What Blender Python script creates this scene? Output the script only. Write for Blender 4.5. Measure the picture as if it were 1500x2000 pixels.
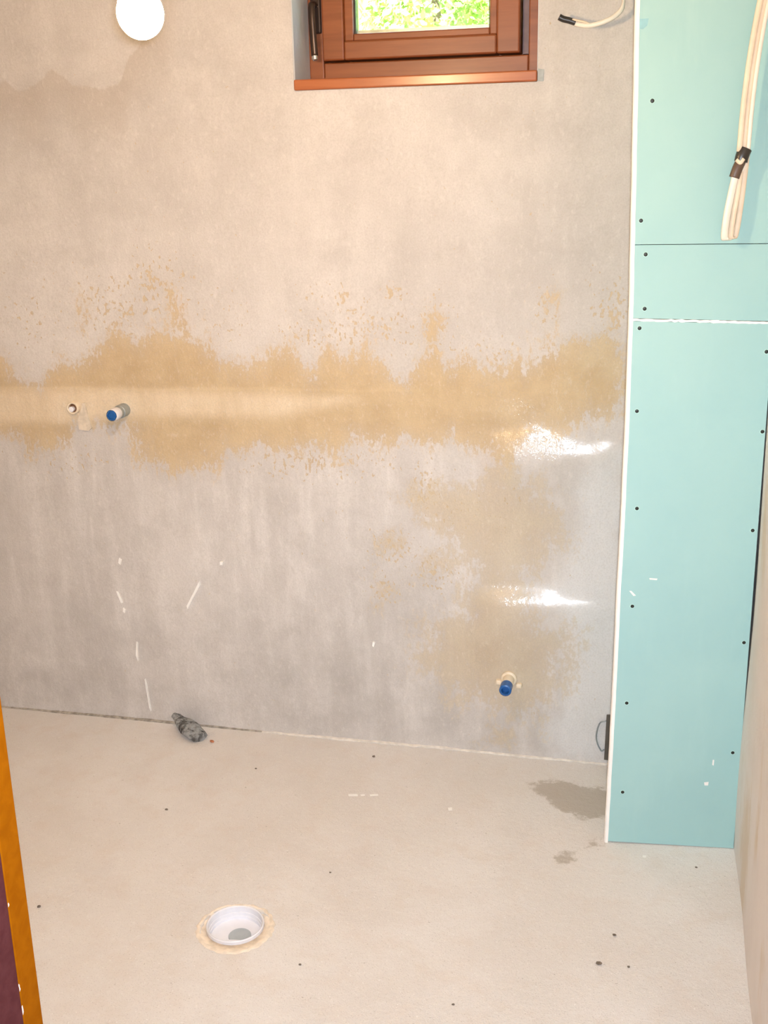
import bpy, bmesh, math, random
import numpy as np
from mathutils import Vector, Matrix

for o in list(bpy.data.objects):
    bpy.data.objects.remove(o, do_unlink=True)
S = bpy.context.scene
COL = S.collection
R = random.Random(7)

# ------------------------------------------------------------------ camera
F_PX, PITCH, ROLL, YAW, DIST, CAM_H = 2236.98, 0.29472, -0.022786, 0.238688, 2.70748, 1.5
CAM = Vector((0, -DIST, CAM_H))
FW = Vector((-math.sin(YAW) * math.cos(PITCH), math.cos(YAW) * math.cos(PITCH), -math.sin(PITCH)))
_r0 = Vector((math.cos(YAW), math.sin(YAW), 0))
_u0 = _r0.cross(FW)
RT = math.cos(ROLL) * _r0 + math.sin(ROLL) * _u0
UP = -math.sin(ROLL) * _r0 + math.cos(ROLL) * _u0
cd = bpy.data.cameras.new('camera')
co = bpy.data.objects.new('camera', cd)
COL.objects.link(co)
mw = Matrix.Identity(4)
for i in range(3):
    mw[i][0], mw[i][1], mw[i][2], mw[i][3] = RT[i], UP[i], -FW[i], CAM[i]
co.matrix_world = mw
cd.sensor_fit = 'HORIZONTAL'
cd.sensor_width = 36
cd.lens = 36 * F_PX / 1500
cd.clip_start = 0.02
S.camera = co

# ------------------------------------------------------------------ view, sky, sun, flash
S.view_settings.view_transform = 'Standard'
S.view_settings.look = 'None'
S.view_settings.gamma = 1
S.view_settings.use_curve_mapping = False
S.view_settings.exposure = 0.0

w = bpy.data.worlds.new('sky')
S.world = w
w.use_nodes = True
nt = w.node_tree
bg = nt.nodes['Background']
sky = nt.nodes.new('ShaderNodeTexSky')
sky.sky_type = 'NISHITA'
sky.sun_disc = False
sky.sun_elevation = math.radians(48)
sky.sun_rotation = math.radians(190)
nt.links.new(sky.outputs[0], bg.inputs[0])
bg.inputs[1].default_value = 2.2

sl = bpy.data.lights.new('sun', 'SUN')
sl.energy = 52.0
sl.angle = 0.01
sl.color = (1, 0.96, 0.86)
so = bpy.data.objects.new('sun', sl)
COL.objects.link(so)
so.rotation_euler = Vector((0.25, 0.72, -0.68)).to_track_quat('-Z', 'Y').to_euler()
so.location = (0, -3, 6)

BULB_E = 500.0
FLASH_W = 20.5
fl = bpy.data.lights.new('camera_flash', 'AREA')
fl.shape = 'RECTANGLE'
fl.size, fl.size_y = 0.04, 0.025
fl.energy = FLASH_W
fl.color = (0.86, 0.94, 1.04)
fl.spread = math.radians(110)
fo = bpy.data.objects.new('camera_flash', fl)
COL.objects.link(fo)
fo.matrix_world = mw @ Matrix.Rotation(math.radians(-4), 4, 'X')
fo.location = CAM + UP * 0.02 + RT * 0.01

# ------------------------------------------------------------------ measuring helpers (photo frame 1500x2000 -> room planes)
def ray(px, py):
    return FW + RT * ((px - 750) / F_PX) - UP * ((py - 1000) / F_PX)

def at_wall(px, py, Y=0.0):
    d = ray(px, py)
    return CAM + d * ((Y - CAM.y) / d.y)

def at_floor(px, py, Z=0.0):
    d = ray(px, py)
    return CAM + d * ((Z - CAM.z) / d.z)

# ------------------------------------------------------------------ materials
class NT:
    def __init__(s, name):
        s.m = bpy.data.materials.new(name)
        s.m.use_nodes = True
        s.t = s.m.node_tree
        s.b = s.t.nodes['Principled BSDF']
        s.out = s.t.nodes['Material Output']
        s.tc = None
    def n(s, typ, **kw):
        nd = s.t.nodes.new(typ)
        for k, v in kw.items():
            setattr(nd, k, v)
        return nd
    def link(s, a, b):
        s.t.links.new(a, b)
    def put(s, inp, v):
        if hasattr(v, 'is_output'):
            s.link(v, inp)
        else:
            if inp.type == 'RGBA' and len(v) == 3:
                v = (*v, 1)
            inp.default_value = v
    def coord(s, scale=(1, 1, 1)):
        if s.tc is None:
            s.tc = s.n('ShaderNodeTexCoord')
        mp = s.n('ShaderNodeMapping')
        mp.inputs['Scale'].default_value = scale
        s.link(s.tc.outputs['Object'], mp.inputs[0])
        return mp.outputs[0]
    def noise(s, scale, detail=4, rough=0.55, stretch=(1, 1, 1), dist=0.0):
        nd = s.n('ShaderNodeTexNoise')
        s.link(s.coord(stretch), nd.inputs['Vector'])
        nd.inputs['Scale'].default_value = scale
        nd.inputs['Detail'].default_value = detail
        nd.inputs['Roughness'].default_value = rough
        nd.inputs['Distortion'].default_value = dist
        return nd.outputs['Fac']
    def math(s, op, a, b=0.0, c=0.0):
        nd = s.n('ShaderNodeMath', operation=op)
        for i, v in enumerate((a, b, c)):
            s.put(nd.inputs[i], v)
        return nd.outputs[0]
    def attr(s, name):
        nd = s.n('ShaderNodeAttribute', attribute_name=name)
        return nd.outputs['Fac']
    def rng(s, v, a, b, c=0.0, d=1.0, smooth=True):
        nd = s.n('ShaderNodeMapRange')
        if smooth:
            nd.interpolation_type = 'SMOOTHSTEP'
        s.put(nd.inputs[0], v)
        for i, q in enumerate((a, b, c, d)):
            s.put(nd.inputs[i + 1], q)
        return nd.outputs[0]
    def mix(s, f, a, b, mode='MIX'):
        nd = s.n('ShaderNodeMix', data_type='RGBA', blend_type=mode)
        s.put(nd.inputs[0], f)
        s.put(nd.inputs[6], a)
        s.put(nd.inputs[7], b)
        return nd.outputs[2]
    def col(s, v): s.put(s.b.inputs['Base Color'], v)
    def rough(s, v): s.put(s.b.inputs['Roughness'], v)
    def bump(s, h, strength=0.3, dist=0.01, prev=None):
        nd = s.n('ShaderNodeBump')
        nd.inputs['Strength'].default_value = strength
        nd.inputs['Distance'].default_value = dist
        s.put(nd.inputs['Height'], h)
        if prev is not None:
            s.link(prev, nd.inputs['Normal'])
        s.link(nd.outputs[0], s.b.inputs['Normal'])
        return nd.outputs[0]

def simple(name, c, rough=0.6, metal=0.0, var=0.12, scale=30, bump=0.0, spec=0.5):
    m = NT(name)
    f = m.noise(scale, 4)
    k = m.rng(f, 0.3, 0.7)
    m.col(m.mix(k, tuple(x * (1 - var) for x in c), tuple(min(1, x * (1 + var)) for x in c)))
    m.rough(rough)
    m.b.inputs['Metallic'].default_value = metal
    m.b.inputs['Specular IOR Level'].default_value = spec
    if bump:
        m.bump(f, bump, 0.004)
    return m.m

def plaster_wall():
    m = NT('damp_plaster')
    st, lo, wet = m.attr('stain'), m.attr('lowstain'), m.attr('wet')
    tone, pale, scal, spk = m.attr('tone'), m.attr('pale'), m.attr('scallop'), m.attr('speck')
    wall_sheen, chop, sky_ = m.attr('wall_sheen'), m.attr('chop'), m.attr('streaky')
    big = m.noise(2.2, 5, 0.6)
    mid = m.noise(11, 6, 0.65)
    fine = m.noise(95, 5, 0.7, (1, 1, 0.55))
    streak = m.noise(16, 6, 0.65, (1, 1, 0.16))
    dots = m.noise(110, 2, 0.5, (1, 1, 0.7))
    grain = m.noise(260, 3, 0.6)
    def cen(v, k):
        return m.math('MULTIPLY', m.math('SUBTRACT', v, 0.5), k)
    base = m.mix(m.rng(big, 0.3, 0.7), (0.545, 0.505, 0.475), (0.665, 0.62, 0.585))
    base = m.mix(m.math('MULTIPLY', m.rng(streak, 0.42, 0.70), sky_), base, (0.74, 0.695, 0.66))
    base = m.mix(m.math('MULTIPLY', m.rng(mid, 0.42, 0.72), 0.38), base, (0.48, 0.44, 0.405))
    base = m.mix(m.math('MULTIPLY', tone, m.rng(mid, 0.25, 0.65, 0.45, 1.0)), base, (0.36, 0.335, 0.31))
    base = m.mix(m.math('MULTIPLY', m.rng(m.math('ADD', wall_sheen, cen(mid, 0.16)), -0.03, 0.05), 0.75), base, (0.69, 0.685, 0.685))  # bluish-white sheen by the boxing, painted in as a paler base colour
    # scalloped tide mark high on the left
    sc = m.math('ADD', scal, cen(mid, 0.05))
    edge = m.math('MULTIPLY', m.rng(sc, -0.003, 0.005), m.rng(sc, 0.01, 0.17, 1.0, 0.0))
    base = m.mix(m.math('MULTIPLY', edge, 0.42), base, (0.42, 0.345, 0.275))
    # ochre damp band with a wispy, speckled border
    jag = m.math('ADD', m.math('ADD', cen(fine, 0.19), cen(mid, 0.12)), cen(streak, 0.17))
    sj = m.math('ADD', st, jag)
    k1 = m.math('ADD', m.math('MULTIPLY', m.rng(sj, -0.010, 0.014), 0.52), m.math('MULTIPLY', m.rng(sj, -0.045, 0.06), 0.40))
    sp = m.math('SUBTRACT', dots, m.math('MULTIPLY', spk, -0.23))
    k3 = m.math('MULTIPLY', m.rng(sp, 0.72, 0.79), 0.70)
    k1 = m.math('MAXIMUM', k1, k3)
    och = m.mix(m.rng(mid, 0.3, 0.7), (0.49, 0.35, 0.185), (0.60, 0.45, 0.26))
    och = m.mix(m.math('MULTIPLY', pale, m.rng(streak, 0.25, 0.6, 0.55, 1)), och, (0.74, 0.60, 0.42))
    c = m.mix(k1, base, och)
    # lower damp patch, browner and patchier
    lj = m.math('ADD', lo, m.math('ADD', cen(fine, 0.24), m.math('ADD', cen(mid, 0.30), cen(streak, 0.08))))
    k2 = m.math('ADD', m.math('MULTIPLY', m.rng(lj, -0.016, 0.022), 0.36), m.math('MULTIPLY', m.rng(lj, -0.05, 0.10), 0.34))
    brn = m.mix(m.rng(mid, 0.35, 0.65), (0.49, 0.37, 0.22), (0.575, 0.47, 0.32))
    c = m.mix(k2, c, brn)
    c = m.mix(m.math('MULTIPLY', m.rng(grain, 0.40, 0.7), 0.20), c, (0.34, 0.30, 0.26))
    c = m.mix(m.math('MULTIPLY', m.rng(fine, 0.52, 0.72), 0.22), c, (0.82, 0.77, 0.72))
    m.col(c)
    m.rough(m.math('SUBTRACT', 0.80, m.math('MULTIPLY', wet, 0.30)))
    # water film on the damp part
    film = m.rng(m.math('ADD', wet, cen(mid, 0.8)), 0.25, 0.75)
    m.put(m.b.inputs['Coat Weight'], film)
    m.b.inputs['Coat IOR'].default_value = 1.45
    m.b.inputs['Coat Roughness'].default_value = 0.20
    h = m.math('ADD', m.math('MULTIPLY', fine, 0.6), m.math('MULTIPLY', grain, 0.25))
    h = m.math('ADD', h, m.math('MULTIPLY', k1, -0.25))
    m.bump(h, 0.55, 0.005)
    cb_ = m.n('ShaderNodeBump')
    m.link(m.math('ADD', m.math('MULTIPLY', chop, 0.85), 0.05), cb_.inputs['Strength'])
    cb_.inputs['Distance'].default_value = 0.007
    m.link(m.noise(70, 3, 0.6), cb_.inputs['Height'])
    m.link(cb_.outputs[0], m.b.inputs['Coat Normal'])
    return m.m

def plaster_plain(name, a, b, ochre=0.0):
    m = NT(name)
    big = m.noise(3, 5, 0.6)
    st = m.noise(5, 5, 0.6, (1, 1, 0.45))
    fine = m.noise(90, 4, 0.6)
    c = m.mix(m.rng(big, 0.3, 0.7), a, b)
    c = m.mix(m.math('MULTIPLY', m.rng(st, 0.52, 0.66), ochre), c, (0.62, 0.47, 0.28))
    m.col(c)
    m.rough(0.8)
    m.bump(m.math('ADD', fine, m.math('MULTIPLY', st, 1.5)), 0.3, 0.004)
    return m.m

def screed():
    m = NT('cement_screed')
    damp = m.attr('damp')
    big = m.noise(1.8, 5, 0.6)
    mid = m.noise(14, 5, 0.6)
    fine = m.noise(70, 5, 0.65)
    grain = m.noise(330, 3, 0.6)
    c = m.mix(m.rng(big, 0.32, 0.68), (0.72, 0.665, 0.62), (0.785, 0.745, 0.715))
    c = m.mix(m.math('MULTIPLY', m.rng(m.noise(4.5, 5, 0.65), 0.46, 0.70), 0.45), c, (0.66, 0.60, 0.555))
    c = m.mix(m.math('MULTIPLY', m.rng(mid, 0.45, 0.72), 0.45), c, (0.70, 0.61, 0.54))
    c = m.mix(m.math('MULTIPLY', m.rng(fine, 0.5, 0.75), 0.25), c, (0.86, 0.82, 0.78))
    c = m.mix(m.math('MULTIPLY', m.rng(grain, 0.56, 0.70), 0.45), c, (0.38, 0.33, 0.285))
    c = m.mix(m.math('MULTIPLY', m.rng(m.noise(210, 2, 0.5), 0.66, 0.72), 0.6), c, (0.92, 0.89, 0.86))
    c = m.mix(m.math('MULTIPLY', m.rng(m.noise(120, 2, 0.5), 0.72, 0.76), 0.6), c, (0.36, 0.31, 0.26))
    d = m.math('ADD', damp, m.math('ADD', m.math('MULTIPLY', m.math('SUBTRACT', fine, 0.5), 0.07),
                                   m.math('MULTIPLY', m.math('SUBTRACT', mid, 0.5), 0.07)))
    k = m.rng(d, -0.008, 0.014)
    c = m.mix(m.math('MULTIPLY', k, 0.62), c, (0.36, 0.30, 0.23))
    m.col(c)
    m.rough(m.rng(big, 0.3, 0.7, 0.62, 0.78))
    m.bump(m.math('ADD', fine, m.math('MULTIPLY', grain, 0.5)), 0.45, 0.005)
    return m.m

def wood(name, a, b, rough=0.35, coat=0.25):
    m = NT(name)
    g = m.noise(40, 5, 0.6, (0.08, 1, 1), 0.4)
    m.col(m.mix(m.rng(g, 0.3, 0.7), a, b))
    m.rough(rough)
    m.b.inputs['Coat Weight'].default_value = coat
    m.b.inputs['Specular IOR Level'].default_value = 0.5 if coat else 0.03
    m.b.inputs['Coat Roughness'].default_value = 0.2
    m.bump(g, 0.08, 0.002)
    return m.m

def board_mat():
    m = NT('green_plasterboard')
    f = m.noise(60, 4, 0.6)
    b = m.noise(3, 4)
    st = m.noise(25, 4, 0.6, (1, 1, 0.2))
    c = m.mix(m.rng(b, 0.3, 0.7), (0.345, 0.562, 0.562), (0.38, 0.597, 0.582))
    c = m.mix(m.math('MULTIPLY', m.rng(st, 0.55, 0.8), 0.25), c, (0.43, 0.65, 0.62))
    c = m.mix(m.math('MULTIPLY', m.rng(f, 0.45, 0.8), 0.10), c, (0.30, 0.53, 0.53))
    m.col(c)
    m.rough(0.75)
    m.b.inputs['Specular IOR Level'].default_value = 0.3
    m.bump(f, 0.06, 0.002)
    return m.m

def chunk_mat():
    m = NT('broken_mortar')
    f = m.noise(60, 5, 0.7, (1, 1, 1))
    s = m.noise(45, 4, 0.6, (1.6, 1.6, 0.3))
    c = m.mix(m.rng(s, 0.38, 0.60), (0.055, 0.052, 0.05), (0.33, 0.335, 0.33))
    c = m.mix(m.math('MULTIPLY', m.rng(f, 0.5, 0.7), 0.6), c, (0.13, 0.115, 0.10))
    m.col(c)
    m.rough(0.9)
    m.bump(f, 0.8, 0.006)
    return m.m

def foliage(name, a, b):
    m = NT(name)
    f = m.noise(3.5, 4, 0.6)
    m.col(m.mix(m.rng(f, 0.35, 0.65), a, b))
    m.rough(0.6)
    m.b.inputs['Subsurface Weight'].default_value = 0.0
    return m.m

def glass_mat():
    m = NT('window_glass')
    m.t.nodes.remove(m.b)
    tr = m.n('ShaderNodeBsdfTransparent')
    tr.inputs[0].default_value = (0.93, 0.96, 0.94, 1)
    gl = m.n('ShaderNodeBsdfGlossy')
    gl.inputs['Roughness'].default_value = 0.03
    f = m.noise(2, 2)
    mx = m.n('ShaderNodeMixShader')
    m.put(mx.inputs[0], m.rng(f, 0, 1, 0.04, 0.06))
    m.link(tr.outputs[0], mx.inputs[1])
    m.link(gl.outputs[0], mx.inputs[2])
    m.link(mx.outputs[0], m.out.inputs[0])
    return m.m

def bulb_mat():
    m = NT('lit_bulb')
    m.col((1, 1, 1))
    f = m.noise(8, 2)
    m.put(m.b.inputs['Emission Color'], m.mix(f, (1, 0.675, 0.375), (1, 0.695, 0.395)))
    m.b.inputs['Emission Strength'].default_value = BULB_E
    return m.m

M = dict(
    wall=plaster_wall(), side=plaster_plain('side_plaster', (0.76, 0.70, 0.67), (0.84, 0.79, 0.765), 0.45),
    paint=plaster_plain('ceiling_plaster', (0.62, 0.58, 0.53), (0.68, 0.64, 0.59)),
    reveal=plaster_plain('reveal_plaster', (0.55, 0.55, 0.55), (0.66, 0.66, 0.65)),
    floor=screed(), board=board_mat(),
    win=wood('varnished_window_wood', (0.21, 0.055, 0.014), (0.30, 0.088, 0.026), 0.4, 0.08),
    sill=wood('sill_wood', (0.32, 0.080, 0.022), (0.42, 0.125, 0.04), 0.3),
    white=simple('white_gypsum', (0.92, 0.90, 0.86), 0.8, var=0.03, bump=0.1),
    mortar=simple('pale_mortar', (0.84, 0.72, 0.585), 0.9, scale=60, bump=0.6),
    grime=simple('gritty_seam', (0.36, 0.32, 0.27), 0.9, var=0.35, scale=60, bump=0.6),
    smear=simple('cement_smear', (0.74, 0.68, 0.61), 0.9, scale=50, bump=0.5),
    dribble=simple('plaster_dribble', (0.66, 0.57, 0.46), 0.85, scale=60, bump=0.4),
    patch=simple('grey_cement_patch', (0.40, 0.425, 0.425), 0.9, scale=60),
    screw=simple('black_screw', (0.025, 0.028, 0.024), 0.4, 0.3),
    halo=simple('countersunk_gypsum', (0.50, 0.76, 0.71), 0.8),
    cable=simple('white_cable', (0.80, 0.73, 0.63), 0.4, var=0.05),
    beige=simple('beige_flat_cable', (0.80, 0.64, 0.48), 0.5, var=0.06),
    tape=simple('black_tape', (0.03, 0.024, 0.02), 0.35),
    tapeb=simple('brown_tape', (0.10, 0.06, 0.04), 0.4),
    blue=simple('blue_plastic', (0.012, 0.105, 0.34), 0.35, var=0.1),
    galv=simple('galvanised_metal', (0.36, 0.40, 0.42), 0.4, 0.6),
    cream=simple('cream_plastic', (0.78, 0.66, 0.50), 0.45, var=0.05),
    pvc=simple('white_plastic', (0.80, 0.79, 0.83), 0.35, var=0.03),
    rubber=simple('grey_plastic_plug', (0.40, 0.435, 0.46), 0.5, var=0.05),
    rebate_shade=simple('mauve_rebate_shade', (0.21, 0.15, 0.16), 0.6),  # shading of the recessed rebate, put into the colour as mauve
    black=simple('black_gasket', (0.02, 0.02, 0.02), 0.5),
    bronze=simple('bronze_handle', (0.06, 0.036, 0.025), 0.3, 0.5),
    steel=simple('steel_tip', (0.75, 0.74, 0.72), 0.25, 0.9),
    mustard=wood('mustard_pine', (0.33, 0.094, 0.001), (0.40, 0.122, 0.002), 0.8, 0.0),
    plum=wood('plum_stained_wood', (0.105, 0.029, 0.032), (0.14, 0.043, 0.046), 0.8, 0.0),
    bluepatch=simple('blue_grey_tape', (0.26, 0.50, 0.55), 0.6),
    brown_hole=simple('brown_pipe_bore', (0.16, 0.075, 0.035), 0.6),
    dark=simple('dark_gap_metal', (0.10, 0.085, 0.07), 0.6),
    chunk=chunk_mat(), crumb=simple('dark_crumb', (0.17, 0.135, 0.105), 0.9, scale=200, var=0.4),
    rcrumb=simple('brick_crumb', (0.42, 0.16, 0.075), 0.9, scale=200, var=0.3),
    scuff=simple('white_scuff', (0.90, 0.87, 0.83), 0.8, var=0.03),
    glass=glass_mat(), bulb=bulb_mat(), brass=simple('brass_cap', (0.55, 0.42, 0.2), 0.3, 0.9),
    bake=simple('black_bakelite', (0.02, 0.02, 0.02), 0.35),
    lawn=foliage('sunlit_lawn', (0.16, 0.30, 0.05), (0.34, 0.46, 0.09)),
    blade=foliage('grass_blades', (0.20, 0.40, 0.06), (0.50, 0.58, 0.12)),
    leaf=foliage('shrub_leaves', (0.22, 0.40, 0.07), (0.46, 0.56, 0.14)),
    bark=simple('shrub_bark', (0.16, 0.11, 0.07), 0.9),
)

# ------------------------------------------------------------------ object helpers
def link(name, me, mat, parent=None, kind=None, label=None, cat=None, group=None):
    o = bpy.data.objects.new(name, me)
    COL.objects.link(o)
    if mat is not None and me is not None and not me.materials:
        me.materials.append(M[mat] if isinstance(mat, str) else mat)
    if parent is not None:
        o.parent = parent
    for k, v in (('kind', kind), ('label', label), ('category', cat), ('group', group)):
        if v:
            o[k] = v
    return o

def empty(name, loc, label=None, cat=None, group=None, kind=None):
    o = bpy.data.objects.new(name, None)
    COL.objects.link(o)
    o.empty_display_size = 0.05
    o.location = loc
    for k, v in (('kind', kind), ('label', label), ('category', cat), ('group', group)):
        if v:
            o[k] = v
    return o

def part(name, me, mat, parent, label=None):
    """mesh given in world coordinates, re-based onto its parent's origin"""
    org = Vector((0, 0, 0))
    p = parent
    while p is not None:
        org += p.location
        p = p.parent
    me.transform(Matrix.Translation(-org))
    return link(name, me, mat, parent, label=label)

def thing(name, me, mat, label, cat, group=None, kind=None):
    """one-mesh thing: origin moved to the middle of its base"""
    co_ = np.array([v.co for v in me.vertices])
    lo_, hi_ = co_.min(0), co_.max(0)
    b = Vector(((lo_[0] + hi_[0]) / 2, (lo_[1] + hi_[1]) / 2, lo_[2]))
    me.transform(Matrix.Translation(-b))
    o = link(name, me, mat, None, kind, label, cat, group)
    o.location = b
    return o

def mesh(name, v, f, smooth=False):
    me = bpy.data.meshes.new(name)
    me.from_pydata([tuple(x) for x in v], [], f)
    bm = bmesh.new()
    bm.from_mesh(me)
    bmesh.ops.recalc_face_normals(bm, faces=bm.faces)
    bm.to_mesh(me)
    bm.free()
    if smooth:
        me.polygons.foreach_set('use_smooth', [True] * len(me.polygons))
    me.update()
    return me

def box(name, a, b, bevel=0.0, seg=2):
    bm = bmesh.new()
    bmesh.ops.create_cube(bm, size=1)
    for v in bm.verts:
        v.co = Vector(((a[0] + b[0]) / 2 + v.co.x * (b[0] - a[0]), (a[1] + b[1]) / 2 + v.co.y * (b[1] - a[1]),
                       (a[2] + b[2]) / 2 + v.co.z * (b[2] - a[2])))
    if bevel:
        bmesh.ops.bevel(bm, geom=list(bm.edges), offset=bevel, segments=seg, affect='EDGES', profile=0.5)
    me = bpy.data.meshes.new(name)
    bm.to_mesh(me)
    bm.free()
    return me

def prism(name, poly, to3, nrm, thick):
    """outline (2D) -> slab; to3 maps 2D to the front face, thickness runs along -nrm"""
    n = len(poly)
    fr = [Vector(to3(*q)) for q in poly]
    bk = [q - Vector(nrm) * thick for q in fr]
    f = [list(range(n)), list(range(2 * n - 1, n - 1, -1))]
    f += [[i, (i + 1) % n, n + (i + 1) % n, n + i] for i in range(n)]
    return mesh(name, fr + bk, f)

def lathe(name, prof, origin, axis, n=24, cap0=True, cap1=True, smooth=True, sx=1.0):
    ax = Vector(axis).normalized()
    q = ax.to_track_quat('Z', 'Y')
    v, f = [], []
    for r, h in prof:
        for i in range(n):
            a = 2 * math.pi * i / n
            v.append(Vector(origin) + q @ Vector((r * math.cos(a) * sx, r * math.sin(a), h)))
    for j in range(len(prof) - 1):
        for i in range(n):
            k = (i + 1) % n
            f.append([j * n + i, j * n + k, (j + 1) * n + k, (j + 1) * n + i])
    if cap0:
        f.append(list(range(n))[::-1])
    if cap1:
        f.append([(len(prof) - 1) * n + i for i in range(n)])
    me = mesh(name, v, f, smooth)
    if smooth:
        me.set_sharp_from_angle(angle=math.radians(40))
    return me

def smooth_path(pts, sub=8):
    P = [Vector(p) for p in pts]
    P = [P[0] * 2 - P[1]] + P + [P[-1] * 2 - P[-2]]
    out = []
    for i in range(1, len(P) - 2):
        for k in range(sub):
            t = k / sub
            a, b, c, d = P[i - 1:i + 3]
            out.append(0.5 * ((2 * b) + (c - a) * t + (2 * a - 5 * b + 4 * c - d) * t * t + (3 * b - a - 3 * c + d) * t ** 3))
    out.append(P[-2])
    return out

def tube(name, pts, ra, rb=None, wide=None, n=10, sub=8):
    """swept ellipse: half-width ra along 'wide', rb across"""
    rb = rb or ra
    P = smooth_path(pts, sub)
    v, f = [], []
    for i, p in enumerate(P):
        t = (P[min(i + 1, len(P) - 1)] - P[max(i - 1, 0)]).normalized()
        wv = Vector(wide) if wide else (Vector((0, 0, 1)) if abs(t.z) < 0.9 else Vector((1, 0, 0)))
        wv = (wv - t * wv.dot(t)).normalized()
        bv = t.cross(wv)
        for k in range(n):
            a = 2 * math.pi * k / n
            v.append(p + wv * ra * math.cos(a) + bv * rb * math.sin(a))
    for i in range(len(P) - 1):
        for k in range(n):
            l = (k + 1) % n
            f.append([i * n + k, i * n + l, (i + 1) * n + l, (i + 1) * n + k])
    f += [list(range(n)), [(len(P) - 1) * n + k for k in range(n)]]
    return mesh(name, v, f, True)

def sdf(X, Z, poly):
    """signed distance to a polygon, positive inside"""
    d = np.full(X.shape, 9.0)
    ins = np.zeros(X.shape, bool)
    n = len(poly)
    for i in range(n):
        ax, az = poly[i]
        bx, bz = poly[(i + 1) % n]
        ex, ez = bx - ax, bz - az
        L = ex * ex + ez * ez + 1e-12
        t = np.clip(((X - ax) * ex + (Z - az) * ez) / L, 0, 1)
        d = np.minimum(d, np.hypot(X - ax - t * ex, Z - az - t * ez))
        if bz != az:
            c = ((az > Z) != (bz > Z)) & (X < (bx - ax) * (Z - az) / (bz - az) + ax)
            ins ^= c
    return np.where(ins, d, -d)

def wpoly(pts):
    return [(q.x, q.z) for q in (at_wall(*p) for p in pts)]

def fpoly(pts):
    return [(q.x, q.y) for q in (at_floor(*p) for p in pts)]

def sm(v, a, b):
    t = np.clip((v - a) / (b - a), 0, 1)
    return t * t * (3 - 2 * t)

# ------------------------------------------------------------------ the room shell
XL, XR = -2.0, 0.2225
ZC = 2.45
YF = -1.63             # inner face of the doorway wall
WX0, WX1, WZ0, WZ1 = -0.850, -0.2865, 1.667, 2.19

def lines(stops, step):
    out = []
    for a, b in zip(stops, stops[1:]):
        n = max(1, round((b - a) / step))
        out += [a + (b - a) * i / n for i in range(n)]
    return np.array(out + [stops[-1]])

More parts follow.
